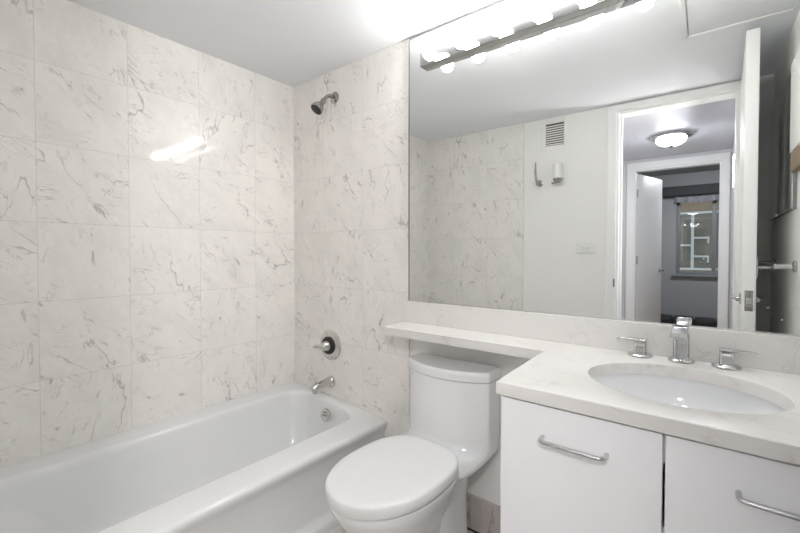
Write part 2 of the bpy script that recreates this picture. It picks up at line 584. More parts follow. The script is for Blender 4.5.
RX0, RX1, RY1, RH = 0.70, 3.0, -6.4, 2.45
RY0 = HY1 - 0.1
struct('floor_bedroom', box(RX0 - 0.1, RX1 + 0.1, RY1 - 0.2, RY0, -0.06, 0), 'wood', 'brown wooden bedroom floor', 'floor')
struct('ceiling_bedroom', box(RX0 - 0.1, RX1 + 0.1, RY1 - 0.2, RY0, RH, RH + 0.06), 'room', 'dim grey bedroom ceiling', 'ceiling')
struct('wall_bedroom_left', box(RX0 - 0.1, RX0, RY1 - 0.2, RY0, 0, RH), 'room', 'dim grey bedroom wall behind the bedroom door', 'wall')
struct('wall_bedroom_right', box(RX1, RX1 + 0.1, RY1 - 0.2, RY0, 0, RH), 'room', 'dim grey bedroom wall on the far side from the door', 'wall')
bm = B()
bm_box(bm, RX0, HX0 - 0.1, RY0 - 0.05, RY0, 0, RH)
bm_box(bm, HX1 + 0.1, RX1, RY0 - 0.05, RY0, 0, RH)
bm_box(bm, HX0 - 0.1, HX1 + 0.1, RY0 - 0.05, RY0, 2.17, RH)
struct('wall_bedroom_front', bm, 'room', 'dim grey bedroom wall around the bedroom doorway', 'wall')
WX0, WX1, WZ0, WZ1 = 1.615, 2.62, 0.83, 2.04   # window hole
bm = B()
bm_box(bm, RX0, WX0, RY1 - 0.2, RY1, 0, RH)
bm_box(bm, WX1, RX1, RY1 - 0.2, RY1, 0, RH)
bm_box(bm, WX0, WX1, RY1 - 0.2, RY1, 0, WZ0)
bm_box(bm, WX0, WX1, RY1 - 0.2, RY1, WZ1, RH)
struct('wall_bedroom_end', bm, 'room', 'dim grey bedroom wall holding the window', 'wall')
t = thing('window_1', 'grey framed bedroom window facing a tan building', 'window', ((WX0 + WX1) / 2, RY1, WZ0), kind='structure')
bm = B()
yw0, yw1 = RY1 - 0.12, RY1 - 0.06
for a in ((WX0, WX0 + 0.05, WZ0, WZ1), (WX1 - 0.05, WX1, WZ0, WZ1), (2.075, 2.13, WZ0 + 0.05, WZ1 - 0.05),
          (WX0 + 0.05, WX1 - 0.05, WZ0, WZ0 + 0.05), (WX0 + 0.05, WX1 - 0.05, WZ1 - 0.05, WZ1)):
    bm_box(bm, a[0], a[1], yw0, yw1, a[2], a[3], 0.004)
obj('window_frame', bm, 'frame', t)
obj('window_pane', box(WX0 + 0.045, 2.08, RY1 - 0.092, RY1 - 0.088, WZ0 + 0.045, WZ1 - 0.045), 'glass', t, 0)
obj('window_pane', box(2.125, WX1 - 0.045, RY1 - 0.092, RY1 - 0.088, WZ0 + 0.045, WZ1 - 0.045), 'glass', t, 0)
obj('window_sill', box(WX0 - 0.05, WX1 + 0.05, RY1 - 0.06, RY1 + 0.06, WZ0 - 0.03, WZ0 - 0.0005, 0.006), 'frame', t)

t = thing('door_2', 'white bedroom door standing ajar past the hall', 'door', (FX0 + 0.016, RY0, 0), kind='structure')
hx, hy = FX0 + 0.016, HY1 - 0.108
d2 = (Vector((1.575, -4.245, 0)) - Vector((hx, hy, 0)))
L2 = d2.length
ang2 = math.atan2(d2.y, d2.x)
MT = Matrix.Translation((hx, hy, 0)) @ Matrix.Rotation(ang2, 4, 'Z')
bm = box(0.0, L2, -0.04, 0.0, 0.008, FZ - 0.02, 0.002)
bmesh.ops.transform(bm, matrix=MT, verts=bm.verts)
obj('door_panel', bm, 'doorw', t)
bm = B()
bm_lathe(bm, (L2 - 0.06, 0.0, 0.97), (0, 1, 0), [(0, 0.026), (0.008, 0.026), (0.01, 0.012), (0.045, 0.011)], 20)
bm_tube(bm, [(L2 - 0.06, 0.042, 0.97), (L2 - 0.175, 0.042, 0.97)], 0.009, 12)
bmesh.ops.transform(bm, matrix=MT, verts=bm.verts)
obj('lever_handle', bm, 'chrome', t)['label'] = 'chrome lever handle'
bm = B()
for z in (0.3, 1.05, 1.78):
    bm_tube(bm, [(-0.004, 0.006, z), (-0.004, 0.006, z + 0.09)], 0.007, 10)
bmesh.ops.transform(bm, matrix=MT, verts=bm.verts)
obj('hinge', bm, 'steel', t)

# valance, bench and cushion below the bedroom window
t = thing('window_valance', 'dark fabric valance hung over the bedroom window', 'valance', (2.1, RY1, 2.03))
bm = B()
bm_box(bm, 1.43, 2.75, RY1 + 0.001, RY1 + 0.14, 2.085, 2.235, 0.01)
obj('cornice', bm, 'valance', t)
bm = B()
rings = []
for z in (2.10, 2.05, 1.985):
    rings.append([Vector((1.60 + 1.05 * i / 40, RY1 + 0.055 + 0.014 * math.sin(i * 1.1) * (2.09 - z) * 10, z - 0.02 * abs(math.sin(i * 0.157)))) for i in range(41)])
bm_loft(bm, rings, False, False, False)
bmesh.ops.solidify(bm, geom=list(bm.faces), thickness=0.006)
obj('gathered_cloth', bm, 'frame', t)
t = thing('low_bench', 'low black upholstered bench under the bedroom window', 'bench', (1.9, -6.1, 0))
bm = B()
for i in range(5):
    bm_box(bm, 1.33 + i * 0.27, 1.33 + i * 0.27 + 0.262, RY1 + 0.08, RY1 + 0.48, 0.05, 0.185, 0.03, 3)
obj('bench_seat', bm, 'bench', t)
for x in (1.40, 2.60):
    for y in (RY1 + 0.12, RY1 + 0.44):
        obj('leg', box(x - 0.02, x + 0.02, y - 0.02, y + 0.02, 0.0, 0.06, 0.004), 'bench', t)
# building across the street
FYB = -15.0
t = thing('exterior_building', 'tan brick building across the street, white framed windows', 'building', (1.5, FYB, -6))
bm = B()
bm_box(bm, -14, 18, FYB - 3.0, FYB, -8, 12)
obj('brick_wall', bm, 'brick', t)
for wx in (-4.4, -1.75, 0.90, 3.55, 6.2):
    for wz in (-2.6, 0.62, 3.84):
        f = B()
        for a in ((wx, wx + 0.07, wz, wz + 1.92), (wx + 1.43, wx + 1.5, wz, wz + 1.92), (wx + 0.72, wx + 0.80, wz + 0.07, wz + 1.85),
                  (wx + 0.07, wx + 1.43, wz, wz + 0.07), (wx + 0.07, wx + 1.43, wz + 1.85, wz + 1.92), (wx + 0.07, wx + 0.72, wz + 0.79, wz + 0.85),
                  (wx + 0.8, wx + 1.2, wz + 1.03, wz + 1.09), (wx + 0.8, wx + 1.2, wz + 0.42, wz + 0.48), (wx + 1.15, wx + 1.2, wz + 0.88, wz + 1.03), (wx + 1.15, wx + 1.2, wz + 0.25, wz + 0.42)):
            bm_box(f, a[0], a[1], FYB + 0.001, FYB + 0.10, a[2], a[3])
        fo = obj('window_frame', f, 'extwhite', t)
        fo['_base'] = [0, 0, 0]
        p = obj('pane', box(wx + 0.06, wx + 1.44, FYB + 0.002, FYB + 0.03, wz + 0.06, wz + 1.86), 'extglass', None)
        p.parent = fo
        del fo['_base']
bm = B()
for z in (0.30, 3.52):
    bm_box(bm, -14, 18, FYB + 0.0, FYB + 0.14, z, z + 0.14)
obj('stone_band', bm, 'extwhite', t)

# hall ceiling lamp
LX, LY = 1.75, -2.62
t = thing('hall_ceiling_light', 'lit glass ceiling lamp with chrome rim in the hall', 'ceiling lamp', (LX, LY, 2.17))
obj('canopy', (lambda b: (bm_lathe(b, (LX, LY, 2.17), (0, 0, -1), [(0.0005, 0.14), (0.022, 0.15), (0.026, 0.14), (0.026, 0.02)]), b)[1])(B()), 'chrome', t)
bm = B(); bm_lathe(bm, (LX, LY, 2.144), (0, 0, -1), [(0, 0.10), (0.006, 0.11), (0.03, 0.105), (0.05, 0.08), (0.06, 0.04), (0.062, 0.005)])
obj('glass_shade', bm, 'lamp', t)
bm = B(); bm_lathe(bm, (LX, LY, 2.0825), (0, 0, -1), [(0, 0.012), (0.004, 0.02), (0.014, 0.016), (0.02, 0.004)], 16)
obj('finial', bm, 'chrome', t)

t = thing('hall_fill_lamp', 'added fill light in the hall just past the doorway', 'added fill light', (HX1, -1.85, 1.7))  # added to brighten tub, toilet and cabinet fronts through the doorway
obj('back_plate', box(HX1 - 0.008, HX1 - 0.0005, -1.93, -1.77, 1.50, 1.80, 0.003), 'chrome', t)
bm = B()
bm_box(bm, HX1 - 0.058, HX1 - 0.0085, -1.926, -1.774, 1.792, 1.798)
bm_box(bm, HX1 - 0.058, HX1 - 0.0085, -1.926, -1.920, 1.60, 1.7915)
obj('metal_shade', bm, 'chrome', t)  # hood keeps the added fill off the ceiling
bm = B()
pr = [(HX1 - 0.056, 1.790), (HX1 - 0.010, 1.790), (HX1 - 0.010, 1.700)]
a = [bm.verts.new((x, -1.919, z)) for x, z in pr]
b = [bm.verts.new((x, -1.780, z)) for x, z in pr]
bm.faces.new(a); bm.faces.new(b[::-1])
for k in range(3):
    bm.faces.new((a[k], b[k], b[(k + 1) % 3], a[(k + 1) % 3]))
obj('fill_glass', bm, 'fill_hall', t, 0)

# added fill lamp, out of view, keeps the bedroom from going black
BX, BY = 2.0, -5.0
t = thing('bedroom_fill_light', 'added unseen fill lamp on the bedroom ceiling', 'ceiling lamp', (BX, BY, RH))
bm = B(); bm_lathe(bm, (BX, BY, RH - 0.0005), (0, 0, -1), [(0, 0.16), (0.02, 0.16), (0.025, 0.15)])
obj('canopy', bm, 'chrome', t)
bm = B(); bm_lathe(bm, (BX, BY, RH - 0.026), (0, 0, -1), [(0, 0.15), (0.04, 0.14), (0.06, 0.09), (0.066, 0.01)])
obj('glass_shade', bm, 'fill_bedroom', t)

# ------------------------------------------------------------------ open bathroom door
XD0, XD1 = 2.121, 2.167
YE = -0.835
t = thing('door_1', 'open white bathroom door seen edge on in the mirror', 'door', (XD0, YF, 0), kind='structure')
obj('door_panel', box(XD0, XD1, YF + 0.03, YE, 0.010, 2.140, 0.002), 'doorw', t)
obj('latch_plate', box(XD0 + 0.009, XD1 - 0.009, YE - 0.001, YE + 0.002, 0.918, 1.008, 0.0008), 'aged', t)['label'] = 'metal latch plate'
bm = B()
bm_box(bm, XD0 + 0.014, XD1 - 0.014, YE + 0.0015, YE + 0.011, 0.95, 0.975, 0.003)
obj('latch_bolt', bm, 'chrome', t)
for s, xf in ((-1, XD0), (1, XD1)):
    bm = B()
    yl = YE - 0.100
    bm_lathe(bm, (xf, yl, 0.962), (s, 0, 0), [(0, 0.026), (0.006, 0.026), (0.009, 0.013), (0.018, 0.012), (0.021, 0.008)], 24)
    bm_tube(bm, [(xf + s * 0.013, yl, 0.962), (xf + s * 0.018, yl - 0.035, 0.962), (xf + s * 0.032, yl - 0.115, 0.960)], [0.008, 0.0085, 0.007], 12)
    obj('lever_handle', bm, 'chrome', t)['label'] = 'chrome lever handle'
bm = B()
for z in (0.25, 1.05, 1.85):
    bm_tube(bm, [(XD1 + 0.004, YF + 0.028, z), (XD1 + 0.004, YF + 0.028, z + 0.09)], 0.007, 10)
obj('hinge', bm, 'steel', t)
# rail on the hidden face of the door
bm = B()
bm_box(bm, XD1, XD1 + 0.006, YE - 0.05, YE - 0.012, 1.065, 1.15, 0.002)
bm_tube(bm, [(XD1 + 0.004, YE - 0.03, 1.108), (XD1 + 0.045, YE - 0.03, 1.108)], 0.007, 12)
bm_tube(bm, [(XD1 + 0.045, YE - 0.022, 1.108), (XD1 + 0.045, YF + 0.14, 1.108)], 0.006, 12)
bm_tube(bm, [(XD1 + 0.0, YF + 0.15, 1.108), (XD1 + 0.045, YF + 0.15, 1.108)], 0.007, 12)
obj('door_rail', bm, 'steel', t)['label'] = 'slim metal rail on the door'
t.rotation_euler = (0, 0, 0.030)      # not quite square to the wall
t.location.x += 0.022

# ------------------------------------------------------------------ right wall fittings
t = thing('medicine_cabinet', 'frameless mirrored wall cabinet behind the open door', 'mirrored cabinet', (XR, -1.15, 1.35))
CX = XR - 0.0
obj('cabinet_body', box(XR - 0.012, XR - 0.0005, -1.505, -0.80, 1.353, 1.942, 0.001), 'slot', t)
for y0, y1 in ((-1.503, -1.003), (-0.999, -0.802)):
    obj('mirror_door', box(XR - 0.018, XR - 0.0125, y0, y1, 1.355, 1.940, 0.0012), 'mirror2', t)
t = thing('wall_cabinet', 'slim white cabinet with tan base strip on sink end wall', 'cabinet', (XR, -0.7, 1.49))
obj('cabinet_body', box(XR - 0.026, XR - 0.0005, -0.795, -0.50, 1.578, 1.940, 0.002), 'doorw', t)
obj('base_strip', box(XR - 0.022, XR - 0.0005, -0.79, -0.505, 1.500, 1.5775, 0.002), 'tan', t)['label'] = 'tan wooden base strip'
t = thing('towel_bar', 'chrome towel bar with two posts on sink end wall', 'towel bar', (XR, -1.1, 1.117))
bm = B(); bm_tube(bm, [(XR - 0.055, -1.415, 1.117), (XR - 0.055, -0.765, 1.117)], 0.0085, 14)
obj('bar', bm, 'chrome', t)
for y in (-1.40, -0.785):
    bm = B(); bm_lathe(bm, (XR - 0.0005, y, 1.117), (-1, 0, 0), [(0, 0.024), (0.008, 0.024), (0.014, 0.013), (0.05, 0.012), (0.066, 0.014), (0.07, 0.008)], 20)
    obj('post', bm, 'chrome', t)

# ------------------------------------------------------------------ fittings on the doorway wall
YW = YF - 0.006
t = thing('vent_grille', 'white louvred air vent high beside the doorway', 'air vent', (1.097, YW, 2.04))
bm = B()
for a in ((1.0, 1.035, 1.93, 2.152), (1.165, 1.195, 1.93, 2.152), (1.035, 1.165, 1.93, 1.964), (1.035, 1.165, 2.125, 2.152)):
    bm_box(bm, a[0], a[1], YW, YW + 0.006, a[2], a[3], 0.0015)
obj('frame', bm, 'wall', t)
obj('duct_shade_sheet', box(1.030, 1.168, YW + 0.0002, YW + 0.001, 1.962, 2.127), 'ventdark', t)  # flat dark sheet standing in for the shade inside the duct
bm = B()
for i in range(9):
    z = 1.968 + i * 0.0168
    bm_box(bm, 1.034, 1.166, YW + 0.002, YW + 0.007, z, z + 0.0075)
obj('louvres', bm, 'wall', t)

t = thing('robe_hook', 'chrome robe hook with tall thin prong below the vent', 'hook', (0.99, YW, 1.68))
bm = B(); bm_lathe(bm, (0.995, YW, 1.695), (0, 1, 0), [(0, 0.024), (0.006, 0.024), (0.01, 0.014), (0.03, 0.01)], 20)
obj('backplate', bm, 'aged', t)
bm = B(); bm_tube(bm, [(0.995, YW + 0.028, 1.694)] + arc3((0.994, YW + 0.05, 1.69), (0.99, YW + 0.075, 1.70), (0.983, YW + 0.07, 1.76), 6) + [(0.978, YW + 0.055, 1.845)], [0.008] * 8 + [0.005], 12)
bm_sphere(bm, (0.995, YW + 0.05, 1.688), 0.016, 14)
obj('prong', bm, 'aged', t)
t = thing('wall_dispenser', 'white tubular dispenser with chrome tip beside robe hook', 'dispenser', (1.135, YW, 1.68))
bm = B(); bm_lathe(bm, (1.135, YW + 0.045, 1.712), (0, 0, 1), [(0, 0.034), (0.10, 0.036), (0.108, 0.03), (0.112, 0.008), (0.118, 0.006)], 24)
obj('tube', bm, 'plastic', t)
bm = B(); bm_lathe(bm, (1.137, YW + 0.045, 1.712), (0, 0, -1), [(0, 0.033), (0.012, 0.032), (0.026, 0.022), (0.032, 0.01)], 24)
bm_tube(bm, [(1.137, YW + 0.045, 1.69), (1.112, YW + 0.06, 1.675), (1.098, YW + 0.06, 1.682)], 0.007, 10)
obj('tip', bm, 'aged', t)['label'] = 'chrome tip and hook'
obj('bracket', box(1.12, 1.15, YW, YW + 0.03, 1.72, 1.80, 0.004), 'plastic', t)

t = thing('outlet_plate', 'white sideways outlet plate beside the doorway casing', 'outlet', (1.316, YW, 1.207))
obj('cover_plate', box(1.256, 1.376, YW, YW + 0.006, 1.172, 1.243, 0.002), 'plastic', t)
obj('receptacle', box(1.284, 1.349, YW + 0.005, YW + 0.009, 1.190, 1.225, 0.002), 'plastic', t)
bm = B()
for x in (1.298, 1.328):
    for dz in (-0.006, 0.006):
        bm_box(bm, x, x + 0.009, YW + 0.0085, YW + 0.0096, 1.2075 + dz - 0.0012, 1.2075 + dz + 0.0012)
    bm_box(bm, x + 0.012, x + 0.016, YW + 0.0085, YW + 0.0096, 1.205, 1.210)
obj('slots', bm, 'slot', t)

# ------------------------------------------------------------------ bathtub
def ztop(x):
    return 0.392 - 0.044 * max(0.0, min(1.0, x / 0.745))


t = thing('bathtub', 'white enamel alcove bathtub along the marble tiled wall', 'bathtub', (0.37, -0.78, 0))
yb, yn = -1.561, -0.0015
bm = B()
rings = [rrect(0.0015, 0.757, yb, yn, 0.004, 0.0),
         rrect(0.0015, 0.757, yb, yn, 0.004, 0.035),
         rrect(0.0015, 0.752, yb, yn, 0.004, 0.047),
         rrect(0.0015, 0.734, yb, yn, 0.004, 0.056),
         rrect(0.0015, 0.727, yb, yn, 0.004, 0.08),
         rrect(0.0015, 0.724, yb, yn, 0.004, 0.20),
         rrect(0.0015, 0.728, yb, yn, 0.004, 0.275)]
for dx, dz in ((0.738, -0.046), (0.7455, -0.030), (0.748, -0.018), (0.746, -0.008), (0.739, -0.002), (0.728, 0.0), (0.70, 0.0005)):
    rings.append(rrect(0.0015, dx, yb, yn, 0.004, lambda x, y, dz=dz: ztop(x) + dz))
# inner edge of the rim and the basin
x0, x1, y0, y1 = 0.100, 0.612, -1.440, -0.046
for ins, rr, dz in ((-0.010, 0.125, 0.0), (-0.002, 0.122, -0.0012), (0.005, 0.118, -0.005), (0.0095, 0.116, -0.012), (0.014, 0.114, -0.030)):
    rings.append(rrect(x0 + ins, x1 - ins, y0 + ins, y1 - ins, rr, lambda x, y, dz=dz: ztop(x) + dz))
for ins, z, rr in ((0.024, 0.29, 0.115), (0.040, 0.22, 0.12), (0.058, 0.15, 0.125), (0.072, 0.108, 0.125), (0.095, 0.083, 0.11), (0.13, 0.074, 0.09), (0.19, 0.070, 0.05)):
    rings.append(rrect(x0 + ins, x1 - ins, y0 + ins * 3.2, y1 - ins, rr, z))
bm_loft(bm, rings)
obj('tub_shell', bm, 'tub', t, 50)
OX, OY, OZ = 0.386, -0.0835, 0.307
nrm = Vector((0.0, -0.985, 0.17)).normalized()
bm = B(); bm_lathe(bm, (OX, OY, OZ), nrm, [(0, 0.033), (0.006, 0.035), (0.011, 0.033), (0.014, 0.026), (0.0155, 0.002)], 28)
ov = obj('overflow_plate', bm, 'nickel', t)
ov['label'] = 'round metal overflow plate'
bm = B()
bm_tube(bm, [Vector((OX - 0.012, OY, OZ)) + nrm * 0.017, Vector((OX + 0.012, OY, OZ)) + nrm * 0.017], 0.0035, 8)
k = obj('trip_lever', bm, 'slot', None)
k.parent = ov
for a in (1, 3):
    bm = B()
    v = Vector((math.cos(a * PI / 2), 0.0, math.sin(a * PI / 2))) * 0.017
    bm_lathe(bm, Vector((OX, OY, OZ)) + nrm * 0.0135 + v, nrm, [(0, 0.0042), (0.0018, 0.004), (0.002, 0.001)], 10)
    k = obj('screw', bm, 'slot', None)
    k.parent = ov
bm = B(); bm_lathe(bm, (0.36, -0.30, 0.0705), (0, 0, 1), [(0, 0.034), (0.003, 0.033), (0.004, 0.022), (0.002, 0.004)], 24)
obj('drain', bm, 'nickel', t)

# tub spout
t = thing('tub_spout', 'brushed nickel tub spout low on the marble tiles', 'tub spout', (0.335, 0, 0.457))
bm = B()
SX, SZ = 0.335, 0.457
bm_lathe(bm, (SX, -0.0005, SZ), (0, -1, 0), [(0, 0.031), (0.006, 0.032), (0.014, 0.030), (0.022, 0.0245)], 28)
obj('flange', bm, 'nickel', t)
bm = B()
bm_tube(bm, [(SX, -0.018, SZ), (SX, -0.05, SZ - 0.001), (SX, -0.09, SZ - 0.004), (SX, -0.118, SZ - 0.008), (SX, -0.132, SZ - 0.013), (SX, -0.137, SZ - 0.017)],
        [0.0245, 0.023, 0.021, 0.0195, 0.0165, 0.008], 24)
bm_tube(bm, [(SX, -0.116, SZ - 0.012), (SX, -0.116, SZ - 0.036)], [0.0165, 0.0155], 20)
obj('spout_body', bm, 'nickel', t)
bm = B(); bm_tube(bm, [(SX, -0.112, SZ + 0.008), (SX, -0.112, SZ + 0.024)], [0.005, 0.006], 12)
obj('diverter_knob', bm, 'nickel', t)

# shower valve
VX, VZ = 0.331, 0.660
t = thing('shower_valve', 'round nickel shower valve with black ring above spout', 'shower valve', (VX, 0, VZ))
bm = B(); bm_lathe(bm, (VX, -0.0005, VZ), (0, -1, 0), [(0, 0.083), (0.004, 0.084), (0.009, 0.078), (0.014, 0.060), (0.0155, 0.046)], 44)
es = obj('escutcheon', bm, 'nickel', t)
bm = B(); bm_lathe(bm, (VX, -0.012, VZ), (0, -1, 0), [(0, 0.048), (0.010, 0.049), (0.016, 0.046), (0.018, 0.030)], 36)
obj('black_ring', bm, 'rubber', t)['label'] = 'black ring'
bm = B()
bm_lathe(bm, (VX, -0.026, VZ), (0, -1, 0), [(0, 0.030), (0.010, 0.029), (0.022, 0.024), (0.036, 0.020), (0.042, 0.014), (0.044, 0.004)], 28)
bm_tube(bm, [(VX, -0.048, VZ), (VX - 0.035, -0.056, VZ - 0.004), (VX - 0.078, -0.060, VZ - 0.010)], [0.011, 0.009, 0.0065], 14)
obj('valve_handle', bm, 'nickel', t)
for dx, dz in ((0.022, -0.062), (-0.022, 0.062)):
    bm = B(); bm_lathe(bm, (VX + dx, -0.0095, VZ + dz), (0, -1, 0), [(0, 0.006), (0.004, 0.0055), (0.005, 0.002)], 10)
    obj('screw', bm, 'slot', t)

# shower head
HXs, HZs = 0.370, 2.018
t = thing('shower_sprayer', 'chrome shower head on a bent arm near the ceiling', 'shower head', (HXs, 0, HZs))
bm = B(); bm_lathe(bm, (HXs, -0.0005, HZs), (0, -1, 0), [(0, 0.032), (0.004, 0.032), (0.010, 0.026), (0.013, 0.014)], 28)
obj('flange', bm, 'aged', t)
arm = arc3((HXs, -0.008, HZs), (HXs, -0.055, HZs + 0.010), (HXs - 0.002, -0.074, HZs - 0.034), 10)
bm = B(); bm_tube(bm, arm, 0.0095, 14)
obj('shower_arm', bm, 'aged', t)
dr = (Vector((-0.10, -0.62, -0.78))).normalized()
p0 = arm[-1]
bm = B()
bm_lathe(bm, p0 - dr * 0.004, dr, [(0, 0.012), (0.006, 0.0155), (0.018, 0.0155), (0.022, 0.012), (0.030, 0.0145), (0.038, 0.017), (0.052, 0.028), (0.068, 0.0345), (0.080, 0.0345), (0.082, 0.031)], 28)
hd = obj('head_body', bm, 'aged', t)
bm = B()
bm_lathe(bm, p0 + dr * 0.074, dr, [(0, 0.030), (0.005, 0.031), (0.006, 0.012), (0.009, 0.010), (0.010, 0.002)], 26)
f = obj('spray_face', bm, 'rubber', None)
f.parent = hd
f['label'] = 'black spray face'

# ------------------------------------------------------------------ toilet
TX = 1.167


def egg(z, hw, yf, yw, ybk, nf=2.1, nb=2.8, n=56, cx=TX):
    pts = []
    for k in range(n):
        a = 2 * PI * k / n
        c, s = math.cos(a), math.sin(a)
        e = nb if s > 0 else nf
        x = hw * math.copysign(abs(c) ** (2 / e), c)
        y = (ybk - yw if s > 0 else yw - yf) * math.copysign(abs(s) ** (2 / e), s)
        pts.append(Vector((cx + x, yw + y, z)))
    return pts


def tank_ring(z, hw, yk, ys, bul, r=0.022, cx=1.1585, nb=6):
    """plan of the bow-fronted tank, rounded at its four corners"""
    raw = [(hw, yk), (-hw, yk), (-hw, ys)]
    front = [(-hw + 2 * hw * i / 14, ys - bul * (1 - (-1 + 2 * i / 14) ** 2)) for i in range(15)]
    raw = [(hw, yk), (-hw, yk)] + front
    n = len(raw)
    out = []
    for i, p in enumerate(raw):
        p = Vector(p); a = Vector(raw[i - 1]); b = Vector(raw[(i + 1) % n])
        if i in (0, 1, 2, n - 1):
            da, db = (a - p), (b - p)
            rr = r
            pa = p + da.normalized() * min(rr, da.length * 0.45 if i not in (2, n - 1) else rr)
            pb = p + db.normalized() * min(rr, db.length * 0.9)
            for k in range(nb + 1):
                f = k / nb
                out.append(pa * (1 - f) ** 2 + p * 2 * f * (1 - f) + pb * f * f)
        else:
            out.append(p)
    return [Vector((cx + q.x, q.y, z)) for q in out]


t = thing('toilet', 'white one piece toilet between bathtub and vanity', 'toilet', (TX, -0.35, 0))
bm = B()
bm_loft(bm, [egg(0.0, 0.098, -0.545, -0.38, -0.20, 2.3, 2.4), egg(0.012, 0.099, -0.548, -0.38, -0.20, 2.3, 2.4),
             egg(0.05, 0.086, -0.530, -0.38, -0.20, 2.3, 2.4), egg(0.13, 0.082, -0.535, -0.39, -0.20, 2.2, 2.4),
             egg(0.20, 0.092, -0.570, -0.41, -0.20, 2.1, 2.4), egg(0.27, 0.118, -0.622, -0.43, -0.20, 2.1, 2.4),
             egg(0.33, 0.150, -0.668, -0.44, -0.20, 2.1, 2.5), egg(0.375, 0.172, -0.694, -0.445, -0.20, 2.1, 2.6),
             egg(0.398, 0.179, -0.702, -0.447, -0.20, 2.1, 2.6), egg(0.406, 0.177, -0.700, -0.447, -0.20, 2.1, 2.6),
             egg(0.409, 0.164, -0.686, -0.447, -0.205, 2.1, 2.6)])
bm_loft(bm, [egg(0.0, 0.110, -0.36, -0.19, -0.055, 2.4, 3.4), egg(0.012, 0.111, -0.362, -0.19, -0.053, 2.4, 3.4),
             egg(0.06, 0.092, -0.35, -0.19, -0.056, 2.4, 3.2), egg(0.20, 0.088, -0.35, -0.19, -0.056, 2.4, 3.2),
             egg(0.30, 0.096, -0.36, -0.19, -0.05, 2.4, 3.2), egg(0.38, 0.12, -0.38, -0.19, -0.045, 2.4, 3.2)])
obj('bowl', bm, 'china', t, 60)
bm = B()
bm_loft(bm, [tank_ring(0.300, 0.090, -0.03, -0.20, 0.10, 0.03), tank_ring(0.325, 0.125, -0.022, -0.21, 0.11, 0.035),
             tank_ring(0.352, 0.160, -0.018, -0.20, 0.12, 0.035), tank_ring(0.378, 0.181, -0.016, -0.17, 0.13, 0.035),
             tank_ring(0.396, 0.190, -0.015, -0.135, 0.135, 0.035), tank_ring(0.404, 0.1925, -0.015, -0.125, 0.125, 0.035),
             tank_ring(0.412, 0.1925, -0.015, -0.115, 0.105, 0.03), tank_ring(0.428, 0.192, -0.015, -0.112, 0.084, 0.024),
             tank_ring(0.46, 0.191, -0.015, -0.111, 0.074, 0.012), tank_ring(0.56, 0.190, -0.015, -0.110, 0.070, 0.007),
             tank_ring(0.676, 0.189, -0.015, -0.108, 0.068, 0.006), tank_ring(0.678, 0.183, -0.02, -0.102, 0.066, 0.006)])
obj('tank', bm, 'china', t, 38)
bm = B()
bm_loft(bm, [tank_ring(0.6795, 0.186, -0.018, -0.105, 0.068, 0.008), tank_ring(0.681, 0.1925, -0.012, -0.113, 0.069, 0.008),
             tank_ring(0.703, 0.194, -0.011, -0.115, 0.070, 0.008), tank_ring(0.714, 0.193, -0.012, -0.114, 0.070, 0.008),
             tank_ring(0.7195, 0.189, -0.016, -0.111, 0.068, 0.008), tank_ring(0.721, 0.178, -0.024, -0.102, 0.064, 0.008)])
obj('tank_lid', bm, 'china', t, 38)


def seat_ring(z, g, cx=1.168):
    return egg(z, 0.181 + g, -0.712 - g, -0.462, -0.226 + g, 2.05, 2.9, 64, cx)


bm = B()
bm_loft(bm, [seat_ring(0.4095, -0.014), seat_ring(0.410, -0.006), seat_ring(0.4135, -0.005), seat_ring(0.414, -0.014)])
obj('seat', bm, 'seat', t, 50)
bm = B()
bm_loft(bm, [seat_ring(0.4155, -0.010), seat_ring(0.4160, 0.0005), seat_ring(0.425, 0.002), seat_ring(0.444, 0.0005), seat_ring(0.4490, -0.003),
             seat_ring(0.4518, -0.010), seat_ring(0.4535, -0.030), seat_ring(0.4545, -0.09)])
obj('seat_lid', bm, 'seat', t, 50)
for s in (-1, 1):
    bm = B(); bm_tube(bm, [(TX + s * 0.07 - 0.018, -0.232, 0.417), (TX + s * 0.07 + 0.018, -0.232, 0.417)], 0.007, 14)
    obj('hinge', bm, 'seat', t)

# ------------------------------------------------------------------ vanity
CT, TH = 0.853, 0.033      # counter top height, slab thickness
VX0, VY = 1.595, -0.571
t = thing('vanity_cabinet', 'white two door vanity cabinet under the quartz counter', 'vanity cabinet', (1.93, -0.28, 0))
bm = B()
bm_box(bm, 1.606, 1.624, -0.540, 0.0095, 0.10, CT - TH - 0.0005)
bm_box(bm, 2.266, XR - 0.001, -0.540, 0.0095, 0.10, CT - TH - 0.0005)
bm_box(bm, 1.624, 2.266, -0.540, 0.0095, 0.10, 0.118)
bm_box(bm, 1.624, 2.266, -0.540, -0.520, CT - TH - 0.07, CT - TH - 0.0005)
bm_box(bm, 1.936, 1.954, -0.540, -0.30, 0.118, CT - TH - 0.20)
obj('carcass', bm, 'lam', t)
obj('toe_kick', box(1.612, XR - 0.001, -0.48, -0.46, 0.0005, 0.1), 'dark', t)
for x0, x1, hx0, hx1 in ((1.603, 1.9435, 1.708, 1.844), (1.9485, XR - 0.002, 2.059, 2.196)):
    d = obj('door', box(x0, x1, -0.560, -0.5405, 0.105, CT - TH - 0.006, 0.0015), 'lam', t)
    bm = B()
    hz = 0.742
    pts = [(hx0, -0.560, hz)] + arc3((hx0, -0.574, hz), (hx0, -0.590, hz), (hx0 + 0.016, -0.590, hz), 6) + \
        arc3((hx1 - 0.016, -0.590, hz), (hx1, -0.590, hz), (hx1, -0.574, hz), 6) + [(hx1, -0.560, hz)]
    bm_tube(bm, pts, 0.0048, 14)
    h = obj('handle', bm, 'steel', None)
    h.parent = d
    h.location = Vector((0, 0, 0))
    h['label'] = 'brushed steel bar handle'

